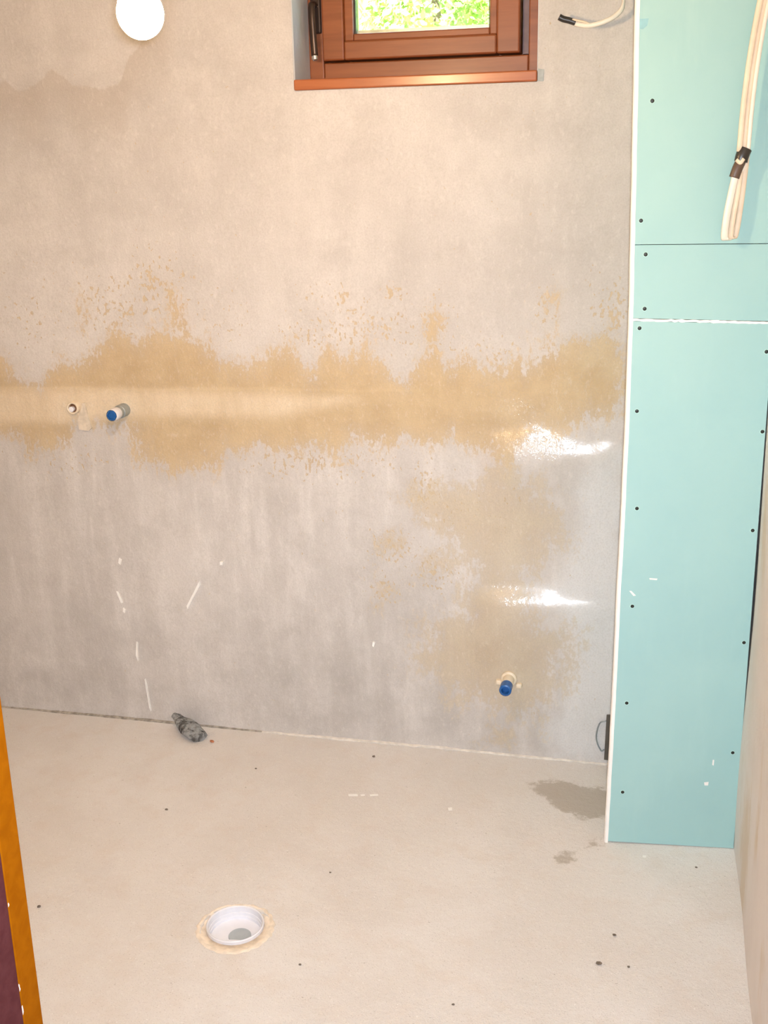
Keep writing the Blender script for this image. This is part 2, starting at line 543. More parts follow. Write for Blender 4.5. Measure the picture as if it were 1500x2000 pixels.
def build_back_wall():
    xs = lines([XL, WX0, WX1, XR], 0.012)
    zt0, zt1 = at_wall(60, 757), at_wall(760, 760)
    zs = np.concatenate([lines([0.0, zt1.z - 0.02], 0.012)[:-1], lines([zt1.z - 0.02, zt0.z + 0.02], 0.003)[:-1], lines([zt0.z + 0.02, WZ0, WZ1, ZC], 0.012)])
    X, Z = np.meshgrid(xs, zs)
    X, Z = X.ravel(), Z.ravel()
    # relief: hand-trowelled undulation, a filled pipe chase and two lips beside the boxing
    rs = np.random.RandomState(3)
    Hh = np.zeros_like(X)
    for _ in range(26):
        kx, kz = rs.uniform(-9, 9), rs.uniform(-9, 9)
        Hh += 0.00065 * np.sin(kx * X + kz * Z + rs.uniform(0, 6.28))
    zt = zt0.z + (zt1.z - zt0.z) * (X - zt0.x) / (zt1.x - zt0.x) + 0.002 * np.sin(11 * X) + 0.0012 * np.sin(37 * X)
    chase = sm(Z, zt - 0.135, zt - 0.075) * (1 - sm(Z, zt - 0.005, zt + 0.001))
    Hh += 0.0022 * chase * (1 - 0.9 * sm(X, -0.75, -0.35))
    def lip(px, py, hx_, hz_, slope, side, decay, wv):
        """a trowelled lip whose sloping face looks up and a little to the right"""
        c = at_wall(px, py)
        wob = wv * (0.006 * np.sin(31 * X + px) + 0.004 * np.sin(67 * X + 1.3 * py))
        top, bot = c.z + hz_ + wob - 0.05 * np.abs(X - c.x - 0.02), c.z - hz_ + 0.6 * wob + 0.05 * np.abs(X - c.x)
        ax = np.abs(X - c.x)
        gx = 1 - sm(ax, hx_, hx_ + 0.10)
        ramp = slope * np.clip(top - Z, 0, top - bot)
        ramp += side * (X - c.x) * sm(top - Z, 0.0, 0.025)
        dn = sm(Z, bot - decay, bot)
        return ramp * gx * dn
    Hh += lip(1085, 862, 0.10, 0.036, 0.245, -0.075, 0.20, 1.0)
    Hh += lip(1065, 1164, 0.10, 0.027, 0.385, -0.075, 0.22, 0.15)
    me = bpy.data.meshes.new('wall_back')
    nx, nz = len(xs), len(zs)
    verts = [(float(a), float(-h), float(b)) for a, b, h in zip(X, Z, Hh)]
    faces = []
    for j in range(nz - 1):
        for i in range(nx - 1):
            cx, cz = (xs[i] + xs[i + 1]) / 2, (zs[j] + zs[j + 1]) / 2
            if WX0 < cx < WX1 and WZ0 < cz < WZ1:
                continue
            a = j * nx + i
            faces.append((a, a + 1, a + nx + 1, a + nx))
    # outer face with the window hole
    n0 = len(verts)
    Y2 = 0.30
    ring = [(XL, ZC), (XR, ZC), (XR, 0.0), (XL, 0.0)]
    hole = [(WX0, WZ1), (WX1, WZ1), (WX1, WZ0), (WX0, WZ0)]
    verts += [(a, Y2, b) for a, b in ring] + [(a, Y2, b) for a, b in hole]
    for i in range(4):
        k = (i + 1) % 4
        faces.append((n0 + i, n0 + k, n0 + 4 + k, n0 + 4 + i))
    me.from_pydata(verts, [], faces)
    me.polygons.foreach_set('use_smooth', [True] * len(me.polygons))

    band = wpoly([(-60, 690), (0, 690), (30, 722), (60, 735), (110, 718), (160, 702), (200, 668), (235, 652), (300, 654),
                  (345, 648), (375, 660), (400, 665), (440, 692), (470, 712), (500, 716), (530, 690), (560, 682),
                  (585, 700), (600, 718), (640, 692), (680, 682), (720, 690), (750, 706), (776, 738), (800, 722),
                  (850, 690), (900, 702), (950, 722), (1000, 716), (1040, 695), (1062, 645), (1080, 690), (1110, 672),
                  (1150, 655), (1190, 672), (1225, 705), (1225, 800), (1120, 830), (1040, 850), (1010, 890), (960, 890), (930, 880),
                  (890, 862), (830, 862), (780, 868), (700, 872), (650, 874), (600, 882), (560, 886), (520, 882), (480, 886),
                  (440, 882), (420, 906), (380, 916), (340, 920), (300, 916), (275, 900), (258, 862), (248, 826), (230, 842),
                  (150, 832), (130, 862), (100, 876), (60, 882), (40, 862), (0, 852), (-60, 850)])
    s = sdf(X, Z, band)
    extra = [[(322, 545), (350, 590), (372, 625), (378, 665), (340, 660), (330, 610)],
             [(160, 570), (170, 570), (174, 640), (166, 640)], [(1060, 575), (1068, 585), (1068, 680), (1050, 690)],
             [(840, 625), (855, 625), (848, 660), (835, 665)]]
    for e in extra:
        s = np.maximum(s, sdf(X, Z, wpoly(e)) - 0.006)
    spk = np.zeros_like(X)
    for px, py, rx, rz, k in ((310, 560, .10, .09, .9), (230, 610, .14, .10, .8), (620, 580, .06, .05, .6), (670, 578, .03, .03, 1.1), (768, 572, .03, .03, 1.2), (720, 640, .18, .07, .8),
                              (850, 630, .05, .07, 1.1), (640, 650, .20, .05, .8), (950, 690, .15, .05, .7), (1190, 610, .05, .09, 1.0), (1065, 600, .03, .06, 1.0), (600, 905, .18, .05, .9), (700, 900, .15, .05, .7),
                              (60, 620, .15, .14, .5), (160, 900, .2, .05, .6), (450, 620, .1, .09, .5), (830, 960, .05, .07, 1.0), (900, 1000, .2, .1, .5), (770, 1070, .08, .06, .9), (750, 1150, .05, .06, .9), (850, 1120, .08, .07, .8)):
        c = at_wall(px, py)
        spk = np.maximum(spk, k * np.exp(-((X - c.x) / rx) ** 2 - ((Z - c.z) / rz) ** 2))
    lo = sdf(X, Z, wpoly([(830, 955), (880, 938), (960, 940), (1000, 900), (1050, 960), (1095, 1000), (1100, 1060), (1080, 1100),
                          (1050, 1130), (1010, 1110), (1020, 1150), (1060, 1200), (1100, 1230), (1110, 1275), (1090, 1330),
                          (1075, 1365), (1040, 1400), (1000, 1405), (955, 1385), (900, 1362), (880, 1335), (835, 1305),
                          (818, 1280), (838, 1255), (820, 1225), (852, 1205), (905, 1190), (915, 1130), (895, 1080), (850, 1040),
                          (815, 1010), (808, 970)]))
    lo = lo * 0.9 + 0.004
    for e in ([(755, 1055), (785, 1055), (785, 1072), (755, 1070)], [(755, 1125), (768, 1130), (745, 1175), (736, 1165)],
              [(950, 1420), (1000, 1420), (995, 1452), (960, 1448)], [(820, 1080), (870, 1085), (875, 1110), (825, 1105)],
              [(1110, 690), (1150, 660), (1195, 670), (1215, 700), (1215, 750), (1130, 750)]):
        lo = np.maximum(lo, sdf(X, Z, wpoly(e)) + 0.006)
    wet = sm(sdf(X, Z, wpoly([(960, 775), (1225, 770), (1225, 1480), (1120, 1400), (1000, 1300), (905, 1175), (950, 1050), (870, 900)])), -0.05, 0.06)
    wet = np.maximum(wet, 0.25 * sm(s, -0.01, 0.03))
    pal = sm(sdf(X, Z, wpoly([(-60, 762), (200, 760), (560, 770), (700, 780), (540, 815), (250, 812), (130, 825), (-60, 825)])), -0.02, 0.02)
    tone = np.zeros_like(X)
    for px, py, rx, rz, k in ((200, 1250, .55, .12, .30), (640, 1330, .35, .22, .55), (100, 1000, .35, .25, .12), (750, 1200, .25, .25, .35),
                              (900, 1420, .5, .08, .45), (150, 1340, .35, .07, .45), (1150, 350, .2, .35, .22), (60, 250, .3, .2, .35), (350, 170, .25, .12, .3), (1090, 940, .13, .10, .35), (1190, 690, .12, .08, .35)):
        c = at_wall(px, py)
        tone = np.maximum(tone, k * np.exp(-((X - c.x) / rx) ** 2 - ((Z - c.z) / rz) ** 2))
    tide = sorted((q.x, q.z) for q in (at_wall(*t) for t in [(-60, 180), (-10, 165), (10, 150), (30, 175), (50, 180), (75, 165), (98, 133), (125, 150), (140, 168), (190, 172), (235, 168), (250, 110),
                  (300, 90), (320, 140), (360, 120), (420, 100), (480, 90), (530, 85), (575, 110), (620, 130)]))
    scal = np.interp(X, [t[0] for t in tide], [t[1] for t in tide]) - Z
    fade = sm(X, at_wall(250, 150).x, at_wall(450, 150).x)
    scal = scal * (1 - fade) + 0.3 * fade
    wall_sheen = sdf(X, Z, wpoly([(1150, 900), (1230, 880), (1230, 1500), (1090, 1480), (1060, 1420), (1110, 1330), (1125, 1250), (1090, 1180), (1020, 1150), (1080, 1120), (1120, 1050), (1120, 960)]))  # outline of the painted sheen beside the boxing
    chop = np.zeros_like(X)
    for px, py, rx, rz, k in ((1000, 920, .11, .09, 1), (1010, 790, .07, .05, .8), (950, 1190, .09, .08, .8), (1060, 950, .10, .05, 1), (1000, 1230, .12, .03, .7)):
        c = at_wall(px, py)
        chop = np.maximum(chop, k * np.exp(-((X - c.x) / rx) ** 2 - ((Z - c.z) / rz) ** 2))
    for nm, arr in (('stain', np.clip(s, -.2, .2)), ('lowstain', np.clip(lo, -.25, .2)), ('wet', wet), ('tone', tone), ('pale', pal), ('scallop', np.clip(scal, -.3, .3)), ('speck', spk), ('wall_sheen', np.clip(wall_sheen, -.2, .2)), ('chop', chop), ('streaky', 0.68 - 0.50 * sm(Z, 0.65, 1.1))):
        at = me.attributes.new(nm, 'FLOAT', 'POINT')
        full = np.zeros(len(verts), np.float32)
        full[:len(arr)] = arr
        if nm in ('stain', 'lowstain', 'scallop', 'wall_sheen'):
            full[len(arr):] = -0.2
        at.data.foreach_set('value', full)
    me.update()
    return link('wall_back', me, 'wall', kind='structure', label='cement plastered wall with ochre damp band and window')

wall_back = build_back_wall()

# plastered window reveals, a skin on the four sides of the opening
def reveal(a, b):
    o = link('reveal', box('reveal', a, b), 'reveal', wall_back)
reveal((WX0 - 0.001, 0.003, WZ0 - 0.0), (WX0 + 0.002, 0.30, WZ1))
reveal((WX1 - 0.002, 0.003, WZ0), (WX1 + 0.001, 0.30, WZ1))
reveal((WX0, 0.003, WZ1 - 0.002), (WX1, 0.30, WZ1 + 0.001))
reveal((WX0, 0.003, WZ0 - 0.001), (WX1, 0.30, WZ0 + 0.0005))

def build_floor():
    c = at_floor(460, 1813)
    hx, hy = 0.16, 0.16
    xs = lines([XL, c.x - hx, c.x + hx, XR + 0.02], 0.02)
    ys = lines([YF - 0.15, c.y - hy, c.y + hy, 0.0], 0.02)
    X, Y = np.meshgrid(xs, ys)
    X, Y = X.ravel(), Y.ravel()
    nx, ny = len(xs), len(ys)
    v = [(float(a), float(b), 0.0) for a, b in zip(X, Y)]
    f = []
    for j in range(ny - 1):
        for i in range(nx - 1):
            cx, cy = (xs[i] + xs[i + 1]) / 2, (ys[j] + ys[j + 1]) / 2
            if abs(cx - c.x) < hx and abs(cy - c.y) < hy:
                continue
            a = j * nx + i
            f.append((a, a + 1, a + nx + 1, a + nx))
    n0 = len(v)
    N = 64
    rr = random.Random(5)
    for k in range(N):
        a = 2 * math.pi * k / N
        rad = 0.0735 + 0.003 * math.sin(3 * a + 1) + rr.uniform(-.0012, .0012)
        ca, sa = math.cos(a), math.sin(a)
        t = 1 / max(abs(ca), abs(sa))
        v.append((c.x + rad * ca, c.y + rad * sa, 0.0))
        v.append((c.x + hx * ca * t, c.y + hy * sa * t, 0.0))
        v.append((c.x + rad * ca * 0.93, c.y + rad * sa * 0.93, -0.09))
    for k in range(N):
        l = (k + 1) % N
        f.append((n0 + 3 * k, n0 + 3 * k + 1, n0 + 3 * l + 1, n0 + 3 * l))
        f.append((n0 + 3 * k, n0 + 3 * l, n0 + 3 * l + 2, n0 + 3 * k + 2))
    # the landing floor outside the door
    m0 = len(v)
    v += [(-2.0, -4.2, 0), (XR + 0.6, -4.2, 0), (XR + 0.6, YF - 0.15, 0), (-2.0, YF - 0.15, 0)]
    f.append((m0, m0 + 1, m0 + 2, m0 + 3))
    me = bpy.data.meshes.new('floor')
    me.from_pydata(v, [], f)
    d = sdf(X, Y, fpoly([(1030, 1528), (1080, 1520), (1130, 1532), (1200, 1545), (1200, 1592), (1140, 1602), (1105, 1588), (1060, 1555)]))
    d = np.maximum(d, sdf(X, Y, fpoly([(1082, 1672), (1105, 1662), (1135, 1660), (1120, 1678), (1095, 1685)])))
    d = np.maximum(d, sdf(X, Y, fpoly([(1140, 1645), (1175, 1638), (1180, 1650), (1150, 1655)])) - 0.004)
    full = np.full(len(v), -0.2, np.float32)
    full[:len(X)] = np.clip(d, -0.2, 0.2)
    at = me.attributes.new('damp', 'FLOAT', 'POINT')
    at.data.foreach_set('value', full)
    me.update()
    return link('floor', me, 'floor', kind='structure', label='rough cement screed floor'), c

floor, DRAIN = build_floor()

def build_right_wall():
    ys = lines([-4.2, -2.0, 0.0], 0.05)
    ys = np.concatenate([lines([-4.2, -1.7], 0.25)[:-1], lines([-1.7, 0.0], 0.025)])
    zs = lines([0, 2.0, ZC], 0.03)
    rs = np.random.RandomState(11)
    ks = [(rs.uniform(-14, 14), rs.uniform(-9, 9), rs.uniform(0, 6.28)) for _ in range(14)]
    v, f = [], []
    for z in zs:
        for y in ys:
            h = sum(0.0009 * math.sin(a * y + b * z + c) for a, b, c in ks)
            v.append((XR + h, y, z))
    ny = len(ys)
    for j in range(len(zs) - 1):
        for i in range(ny - 1):
            a = j * ny + i
            f.append((a, a + 1, a + ny + 1, a + ny))
    n0 = len(v)
    v += [(XR + 0.15, -4.2, 0), (XR + 0.15, 0.3, 0), (XR + 0.15, 0.3, ZC), (XR + 0.15, -4.2, ZC)]
    f.append((n0, n0 + 3, n0 + 2, n0 + 1))
    me = bpy.data.meshes.new('wall_right')
    me.from_pydata(v, [], f)
    me.polygons.foreach_set('use_smooth', [True] * len(me.polygons))
    return link('wall_right', me, 'side', kind='structure', label='uneven plastered side wall')

build_right_wall()
link('wall_left', box('wall_left', (XL - 0.15, -4.2, 0), (XL, 0.30, ZC)), 'paint', kind='structure')
link('ceiling', box('ceiling', (XL - 0.15, -4.35, ZC), (XR + 0.15, 0.30, ZC + 0.15)), 'paint', kind='structure')
link('wall_landing', box('wall_landing', (XL - 0.15, -4.35, 0), (XR + 0.15, -4.2, ZC)), 'paint', kind='structure')
link('wall_front', box('wall_front', (XL, YF - 0.04, 0), (-0.766, YF, ZC)), 'paint', kind='structure')
link('wall_lintel', box('wall_lintel', (-0.765, YF - 0.04, 2.10), (XR - 0.006, YF, ZC)), 'paint', kind='structure')

# ragged cement fillet where the wall meets the floor
def fillet(x0, x1, dmin, dmax, hmax, seed):
    v, f = [], []
    rr = random.Random(seed)
    n = int((x1 - x0) / 0.009)
    h = d = dmin
    for i in range(n + 1):
        x = x0 + (x1 - x0) * i / n
        h = 0.55 * h + 0.45 * rr.uniform(0.001, hmax)
        d = 0.55 * d + 0.45 * rr.uniform(dmin, dmax)
        v += [(x, 0.004, h + 0.001), (x, -0.003 - d * 0.4, h * 0.7), (x, -0.005 - d, 0.0), (x, 0.004, 0.0)]
    for i in range(n):
        a = i * 4
        for k in range(3):
            f.append((a + k, a + k + 1, a + 5 + k, a + 4 + k))
    return mesh('trim', v, f, True)
link('trim_1', fillet(XL, -1.02, 0.0005, 0.005, 0.0045, 4), 'grime', kind='structure', label='dark gritty seam along the wall foot at the left')
link('trim_2', fillet(-1.0205, -0.06, 0.0005, 0.011, 0.0055, 8), 'smear', kind='structure', label='ragged pale cement fillet along the wall foot at the right')

# ------------------------------------------------------------------ door lining at the left of the doorway
dr = empty('door_1', (-0.70, -1.70, 0), kind='structure', label='doorway lining of mustard wood with plum facing board')
part('jamb', box('jamb', (-0.764, -1.679, 0), (-0.7205, -1.640, 2.08), 0.0015), 'mustard', dr)
part('facing_board', box('facing_board', (-0.92, -1.795, 0), (-0.7205, -1.6795, 2.14), 0.002), 'plum', dr)
part('head', box('head', (-0.7205, -1.679, 2.04), (XR - 0.006, -1.640, 2.098), 0.0015), 'mustard', dr)
def seam():
    v, f = [], []
    rr = random.Random(2)
    for k in range(60):
        z = 0.2 + 1.5 * rr.random()
        l, t = rr.uniform(0.002, 0.006), rr.uniform(0.0005, 0.0011)
        b = len(v)
        y = -1.6795 + rr.uniform(-0.0008, 0.0008)
        for dx, dy, dz in ((0, -t, -l), (0, t, -l * .6), (0, t * .6, l), (0, -t, l * .8), (0.0012, 0, 0)):
            v.append((-0.7204 + dx, y + dy, z + dz))
        f += [(b, b + 1, b + 4), (b + 1, b + 2, b + 4), (b + 2, b + 3, b + 4), (b + 3, b, b + 4)]
    return mesh('plaster_flecks', v, f)
fk = part('plaster_flecks', seam(), 'scuff', dr)
fk['kind'] = 'stuff'

# ------------------------------------------------------------------ window
wn = empty('window_1', ((WX0 + WX1) / 2, 0.15, WZ0), kind='structure', label='small brown wooden window with one inward opening sash')
Y0, Y1 = 0.124, 0.19
FL, FR_, FB, FT = WX0 + 0.002, WX1 - 0.002, 1.6925, WZ1 - 0.002
part('frame_stile', box('frame_stile', (FL, Y0, FB), (FL + 0.036, Y1, FT), 0.003), 'win', wn)
part('frame_stile', box('frame_stile', (-0.322, Y0, FB), (FR_, Y1, FT), 0.003), 'win', wn)
part('frame_rail', box('frame_rail', (FL + 0.036, Y0 + 0.002, FB), (-0.322, Y1, 1.735), 0.003), 'win', wn)
part('frame_rail', box('frame_rail', (FL + 0.036, Y0 + 0.002, FT - 0.035), (-0.322, Y1, FT), 0.003), 'win', wn)
part('rebate_shade', box('rebate_shade', (-0.337, Y0 + 0.012, 1.737), (-0.3222, Y1, FT - 0.036)), 'rebate_shade', wn)  # recessed step of the frame at the right, its shade painted mauve
part('rebate', box('rebate', (FL + 0.034, 0.1765, 1.73), (-0.320, Y1 - 0.002, 1.765)), 'win', wn)
part('rebate', box('rebate', (-0.36, 0.1765, 1.7655), (-0.338, Y1 - 0.002, FT - 0.03)), 'win', wn)
part('rebate', box('rebate', (FL + 0.034, 0.1765, 1.7655), (FL + 0.06, Y1 - 0.002, FT - 0.03)), 'win', wn)
sash = empty('sash', (0, 0, 0))
sash.parent = wn
SL, SR, SB, ST = FL + 0.038, -0.3405, 1.7385, FT - 0.039
YS0, YS1 = 0.108, 0.175
GL, GR, GB, GT = -0.7355, -0.4115, 1.7965, ST - 0.062
def spart(*a): return part(*a)
part('sash_stile', box('sash_stile', (SL, YS0, SB), (-0.757, YS1, ST), 0.004), 'win', sash)
part('sash_stile', box('sash_stile', (-0.394, YS0, SB), (SR, YS1, ST), 0.004), 'win', sash)
part('sash_rail', box('sash_rail', (-0.757, YS0, SB), (-0.394, YS1, GB - 0.016), 0.004), 'win', sash)
part('sash_rail', box('sash_rail', (-0.757, YS0, GT + 0.016), (-0.394, YS1, ST), 0.004), 'win', sash)
# stepped glazing beads
part('glazing_bead', box('glazing_bead', (-0.7575, YS0 + 0.010, GB - 0.016), (GL, YS1, GT + 0.016), 0.003), 'win', sash)
part('glazing_bead', box('glazing_bead', (GR, YS0 + 0.010, GB - 0.016), (-0.3935, YS1, GT + 0.016), 0.003), 'win', sash)
part('glazing_bead', box('glazing_bead', (GL, YS0 + 0.010, GB - 0.0165), (GR, YS1, GB), 0.003), 'win', sash)
part('glazing_bead', box('glazing_bead', (GL, YS0 + 0.010, GT), (GR, YS1, GT + 0.0165), 0.003), 'win', sash)
part('pane_seal', box('pane_seal', (GL - 0.001, 0.128, GB), (GL + 0.004, 0.15, GT)), 'black', sash, 'black rubber seal')
part('pane_seal', box('pane_seal', (GR - 0.003, 0.128, GB), (GR + 0.001, 0.15, GT)), 'black', sash, 'black rubber seal')
part('spacer_bar', box('spacer_bar', (GL + 0.004, 0.140, GB), (GR - 0.003, 0.156, GB + 0.009)), 'steel', sash, 'bright metal spacer bar')
part('pane', box('pane', (GL + 0.003, 0.132, GB), (GR - 0.003, 0.137, GT)), 'glass', sash)
part('pane', box('pane', (GL + 0.003, 0.158, GB), (GR - 0.003, 0.163, GT)), 'glass', sash)
# lever handle over the left joint
hn = empty('handle', (0, 0, 0))
hn.parent = wn
hn['label'] = 'dark bronze lever handle with bright tip'
hx = -0.826
part('rose', box('rose', (hx - 0.0125, 0.112, 1.80), (hx + 0.0125, 0.1235, 1.90), 0.004), 'bronze', hn)
part('lever', tube('lever', [(hx, 0.118, 1.862), (hx, 0.088, 1.862), (hx + 0.001, 0.080, 1.845), (hx + 0.002, 0.080, 1.80), (hx + 0.004, 0.082, 1.748)], 0.0085, 0.006, (1, 0, 0)), 'bronze', hn)
part('lever_tip', lathe('lever_tip', [(0.003, 0), (0.0075, 0.002), (0.0078, 0.010), (0.004, 0.014)], (hx + 0.0045, 0.0822, 1.751), (0.03, 0.02, -1), 14), 'steel', hn)
sill = part('sill', box('sill', (WX0 + 0.001, -0.008, WZ0 + 0.0006), (WX1 - 0.001, Y0 + 0.05, 1.6915), 0.0035, 3), 'sill', wn)
# bare patch of cement at the right end of the sill
part('cement_patch', prism('cement_patch', [(-0.2855, 1.668), (-0.274, 1.6675), (-0.273, 1.692), (-0.2855, 1.694)], lambda x, z: (x, -0.007, z), (0, -1, 0), 0.012), 'patch', wn)

# ------------------------------------------------------------------ boxed-in pipe riser: green plasterboard
BA, BB = Vector((-0.068, -0.365)), Vector((0.2225, -0.333))
BD = (BB - BA).normalized()
BN = Vector((BD.y, -BD.x))            # towards the room
def on_box(px, py):
    d = ray(px, py)
    n2 = BN
    t = (BA - CAM.xy).dot(n2) / d.xy.dot(n2)
    p = CAM + d * t
    return (p.xy - BA).dot(BD), p.z
def box3(u, z, out=0.0):
    q = BA + BD * u + BN * out
    return Vector((q.x, q.y, z))
bxg = empty('wall_boxing', (BA.x, BA.y, 0), kind='structure', label='green plasterboard boxing in the corner')
NB = (BN.x, BN.y, 0)
EDGE = [(1241, 0), (1236, 250), (1232, 450), (1228, 622), (1222, 800), (1213, 1000), (1205, 1150), (1196, 1350), (1180, 1645)]
eu = sorted([on_box(*e)[::-1] for e in EDGE])            # (z, u)
eu = [(0.0, eu[0][1])] + eu[1:] + [(ZC, eu[-1][1] - 0.006)]
def edge_u(z):
    for (z0, u0), (z1, u1) in zip(eu, eu[1:]):
        if z <= z1:
            return u0 + (u1 - u0) * (z - z0) / (z1 - z0)
    return eu[-1][1]
UR = (BB - BA).length - 0.004
ST_W = 0.0085
zj1 = on_box(1240, 478)[1]
zj2l, zj2r = on_box(1240, 624)[1], on_box(1500, 630)[1]
def board(z_lo_l, z_lo_r, z_hi_l, z_hi_r):
    zl = [z_lo_l] + [z for z, _ in eu if z_lo_l + 0.02 < z < z_hi_l - 0.02] + [z_hi_l]
    poly = [(edge_u(z) + ST_W, z) for z in zl] + [(UR, z_hi_r), (UR, z_lo_r)]
    return part('board', prism('board', poly, lambda u, z: box3(u, z), NB, 0.0125), 'board', bxg)
b_lo = board(0.004, 0.001, zj2l - 0.0035, zj2r - 0.003)
b_mid = board(zj2l + 0.0025, zj2r + 0.0025, zj1 - 0.0007, zj1 - 0.0022)
b_hi = board(zj1 + 0.0007, zj1 - 0.0008, ZC - 0.002, ZC - 0.002)
# side board, from the front edge back to the wall
part('side_board', prism('side_board', [(0, 0.002), (0, ZC - 0.002), (0.335, ZC - 0.002), (0.335, 0.002)],
     lambda a, z: Vector((BA.x + 0.012, BA.y + 0.016 + a, z)), (-1, 0, 0), 0.0125), 'board', bxg)
# bare white cut edge
def strip():
    v, f = [], []
    zz = [z for z, _ in eu]
    zs = sorted(set(zz + [zz[0] + (zz[-1] - zz[0]) * k / 60 for k in range(61)]))
    rr = random.Random(9)
    for z in zs:
        u = edge_u(z)
        j = rr.uniform(-0.0003, 0.0003)
        v += [box3(u + j, z, -0.0125), box3(u + j, z, -0.002), box3(u + 0.0025, z, 0.0012), box3(u + ST_W + j, z, 0.0008), box3(u + ST_W + 0.0005, z, -0.0125)]
    for i in range(len(zs) - 1):
        a = i * 5
        for k in range(5):
            l = (k + 1) % 5
            f.append((a + k, a + l, a + 5 + l, a + 5 + k))
    f += [tuple(range(5)), tuple((len(zs) - 1) * 5 + k for k in range(5))]
    return mesh('cut_edge', v, f)
part('cut_edge', strip(), 'white', bxg, 'bare white gypsum edge strip')
def filler():
    v, f = [], []
    rr = random.Random(12)
    n = 40
    for i in range(n + 1):
        t = i / n
        u = edge_u(zj2l) + ST_W + (UR - edge_u(zj2l) - ST_W) * t
        z = zj2l + (zj2r - zj2l) * t - 0.0006
        a, b = rr.uniform(0.0015, 0.0034), rr.uniform(0.0015, 0.0036)
        v += [box3(u, z - b, -0.006), box3(u, z - b, 0.0003), box3(u, z + a, 0.0003), box3(u, z + a, -0.006)]
    for i in range(n):
        q = i * 4
        for k in range(3):
            f.append((q + k, q + k + 1, q + 5 + k, q + 4 + k))
    return mesh('joint_filler', v, f)
part('joint_filler', filler(), 'white', bxg, 'white filler in the board joint')

def screw_mesh():
    bm = bmesh.new()
    N = 10
    rings = [(0.0052, 0.0002), (0.0040, 0.0006), (0.0034, 0.0004), (0.0030, 0.0009), (0.0012, 0.0012)]
    prev = None
    for r, h in rings:
        cur = [bm.verts.new((r * math.cos(2 * math.pi * k / N), r * math.sin(2 * math.pi * k / N), h)) for k in range(N)]
        if prev:
            for k in range(N):
                fc = bm.faces.new((prev[k], prev[(k + 1) % N], cur[(k + 1) % N], cur[k]))
                fc.material_index = 0 if r < 0.0035 else 1
        prev = cur
    bm.faces.new(prev)
    me = bpy.data.meshes.new('screw')
    bm.to_mesh(me)
    bm.free()
    me.materials.append(M['screw'])
    me.materials.append(M['halo'])
    return me
scm = screw_mesh()
rotb = Vector(NB).to_track_quat('Z', 'Y').to_matrix().to_4x4()
for px, py in [(1274, 197), (1252, 431), (1261, 497), (1259, 603), (1249, 641), (1244, 803), (1244, 993), (1235, 1184), (1224, 1373),
               (1216, 1547), (1497, 687), (1489, 843), (1470, 1036), (1453, 1255), (1431, 1470)]:
    u, z = on_box(px, py)
    b = b_hi if z > zj1 else (b_mid if z > zj2l else b_lo)
    o = link('screw', scm, None, b)
    o.matrix_local = Matrix.Translation(box3(u, z, 0.0) - bxg.location) @ rotb
# blue-grey tape scrap and pale scuffs on the boards
def on_board_poly(name, pxs, mat, parent, th=0.0008, label=None):
    return part(name, prism(name, [on_box(*q) for q in pxs], lambda u, z: box3(u, z, th), NB, th), mat, parent, label)
on_board_poly('tape_scrap', [(1248, 37), (1267, 36), (1264, 50), (1256, 57), (1247, 56)], 'bluepatch', b_hi, label='blue-grey tape scrap')
for q in ([(1229, 1154), (1233, 1154), (1242, 1163), (1237, 1164)], [(1268, 1129), (1284, 1130), (1283, 1133), (1269, 1132)], [(1392, 1484), (1395, 1484), (1394, 1495), (1391, 1494)],
          [(1375, 1528), (1384, 1527), (1383, 1534), (1376, 1534)]):
    on_board_poly('scuff', q, 'scuff', b_lo, 0.0004)

# ------------------------------------------------------------------ scratches of white on the wall and floor
def wall_mark(pts, par=wall_back):
    poly = [(p.x, p.z) for p in (at_wall(*q) for q in pts)]
    part('scratch', prism('scratch', poly, lambda x, z: (x, -0.0065, z), (0, -1, 0), 0.012), 'scuff', par)
for q in ([(390, 1135), (392, 1142), (376, 1172), (368, 1188), (366, 1182), (380, 1155)], [(234, 1089), (239, 1092), (237, 1102), (233, 1098)],
          [(229, 1154), (232, 1156), (241, 1176), (238, 1176)], [(242, 1186), (246, 1190), (245, 1196), (242, 1193)],
          [(268, 1252), (270, 1256), (271, 1290), (267, 1278)], [(431, 1096), (437, 1096), (436, 1102), (431, 1102)],
          [(729, 1252), (733, 1254), (731, 1262), (728, 1260)], [(284, 1325), (287, 1335), (296, 1388), (293, 1380)]):
    wall_mark(q)
for q in ([(680, 1551), (698, 1551), (699, 1555), (681, 1555)], [(704, 1552), (712, 1551), (713, 1554), (705, 1555)], [(722, 1552), (738, 1551), (739, 1554), (723, 1555)],
          [(1255, 1671), (1262, 1671), (1262, 1675), (1255, 1675)], [(875, 1578), (883, 1577), (883, 1583), (876, 1583)]):
    pf = fpoly(q)
    part('paint_mark', prism('paint_mark', pf, lambda x, y: (x, y, 0.0006), (0, 0, 1), 0.0006), 'scuff', floor)

# ------------------------------------------------------------------ hanging bulb
BC = at_wall(274, 26, -1.15)
lb = empty('hanging_bulb', (BC.x, BC.y, BC.z - 0.045), 'bare lit light bulb hanging on a cord before the wall', 'light bulb')
tilt = Vector((-0.10, 0.0, 1)).normalized()
prof = []
for k in range(13):
    a = math.pi * (0.03 + 0.62 * k / 12)
    prof.append((0.0315 * math.sin(a), -0.0335 * math.cos(a)))
prof += [(0.0225, 0.034), (0.0165, 0.050), (0.0135, 0.062)]
part('glass_bulb', lathe('glass_bulb', prof, BC, tilt, 28), 'bulb', lb)
part('cap', lathe('cap', [(0.0134, 0.0615), (0.0134, 0.080)], BC, tilt, 20), 'brass', lb)
part('lampholder', lathe('lampholder', [(0.019, 0.078), (0.021, 0.082), (0.021, 0.110), (0.012, 0.125), (0.006, 0.130)], BC, tilt, 20), 'bake', lb)
top = BC + tilt * 0.128
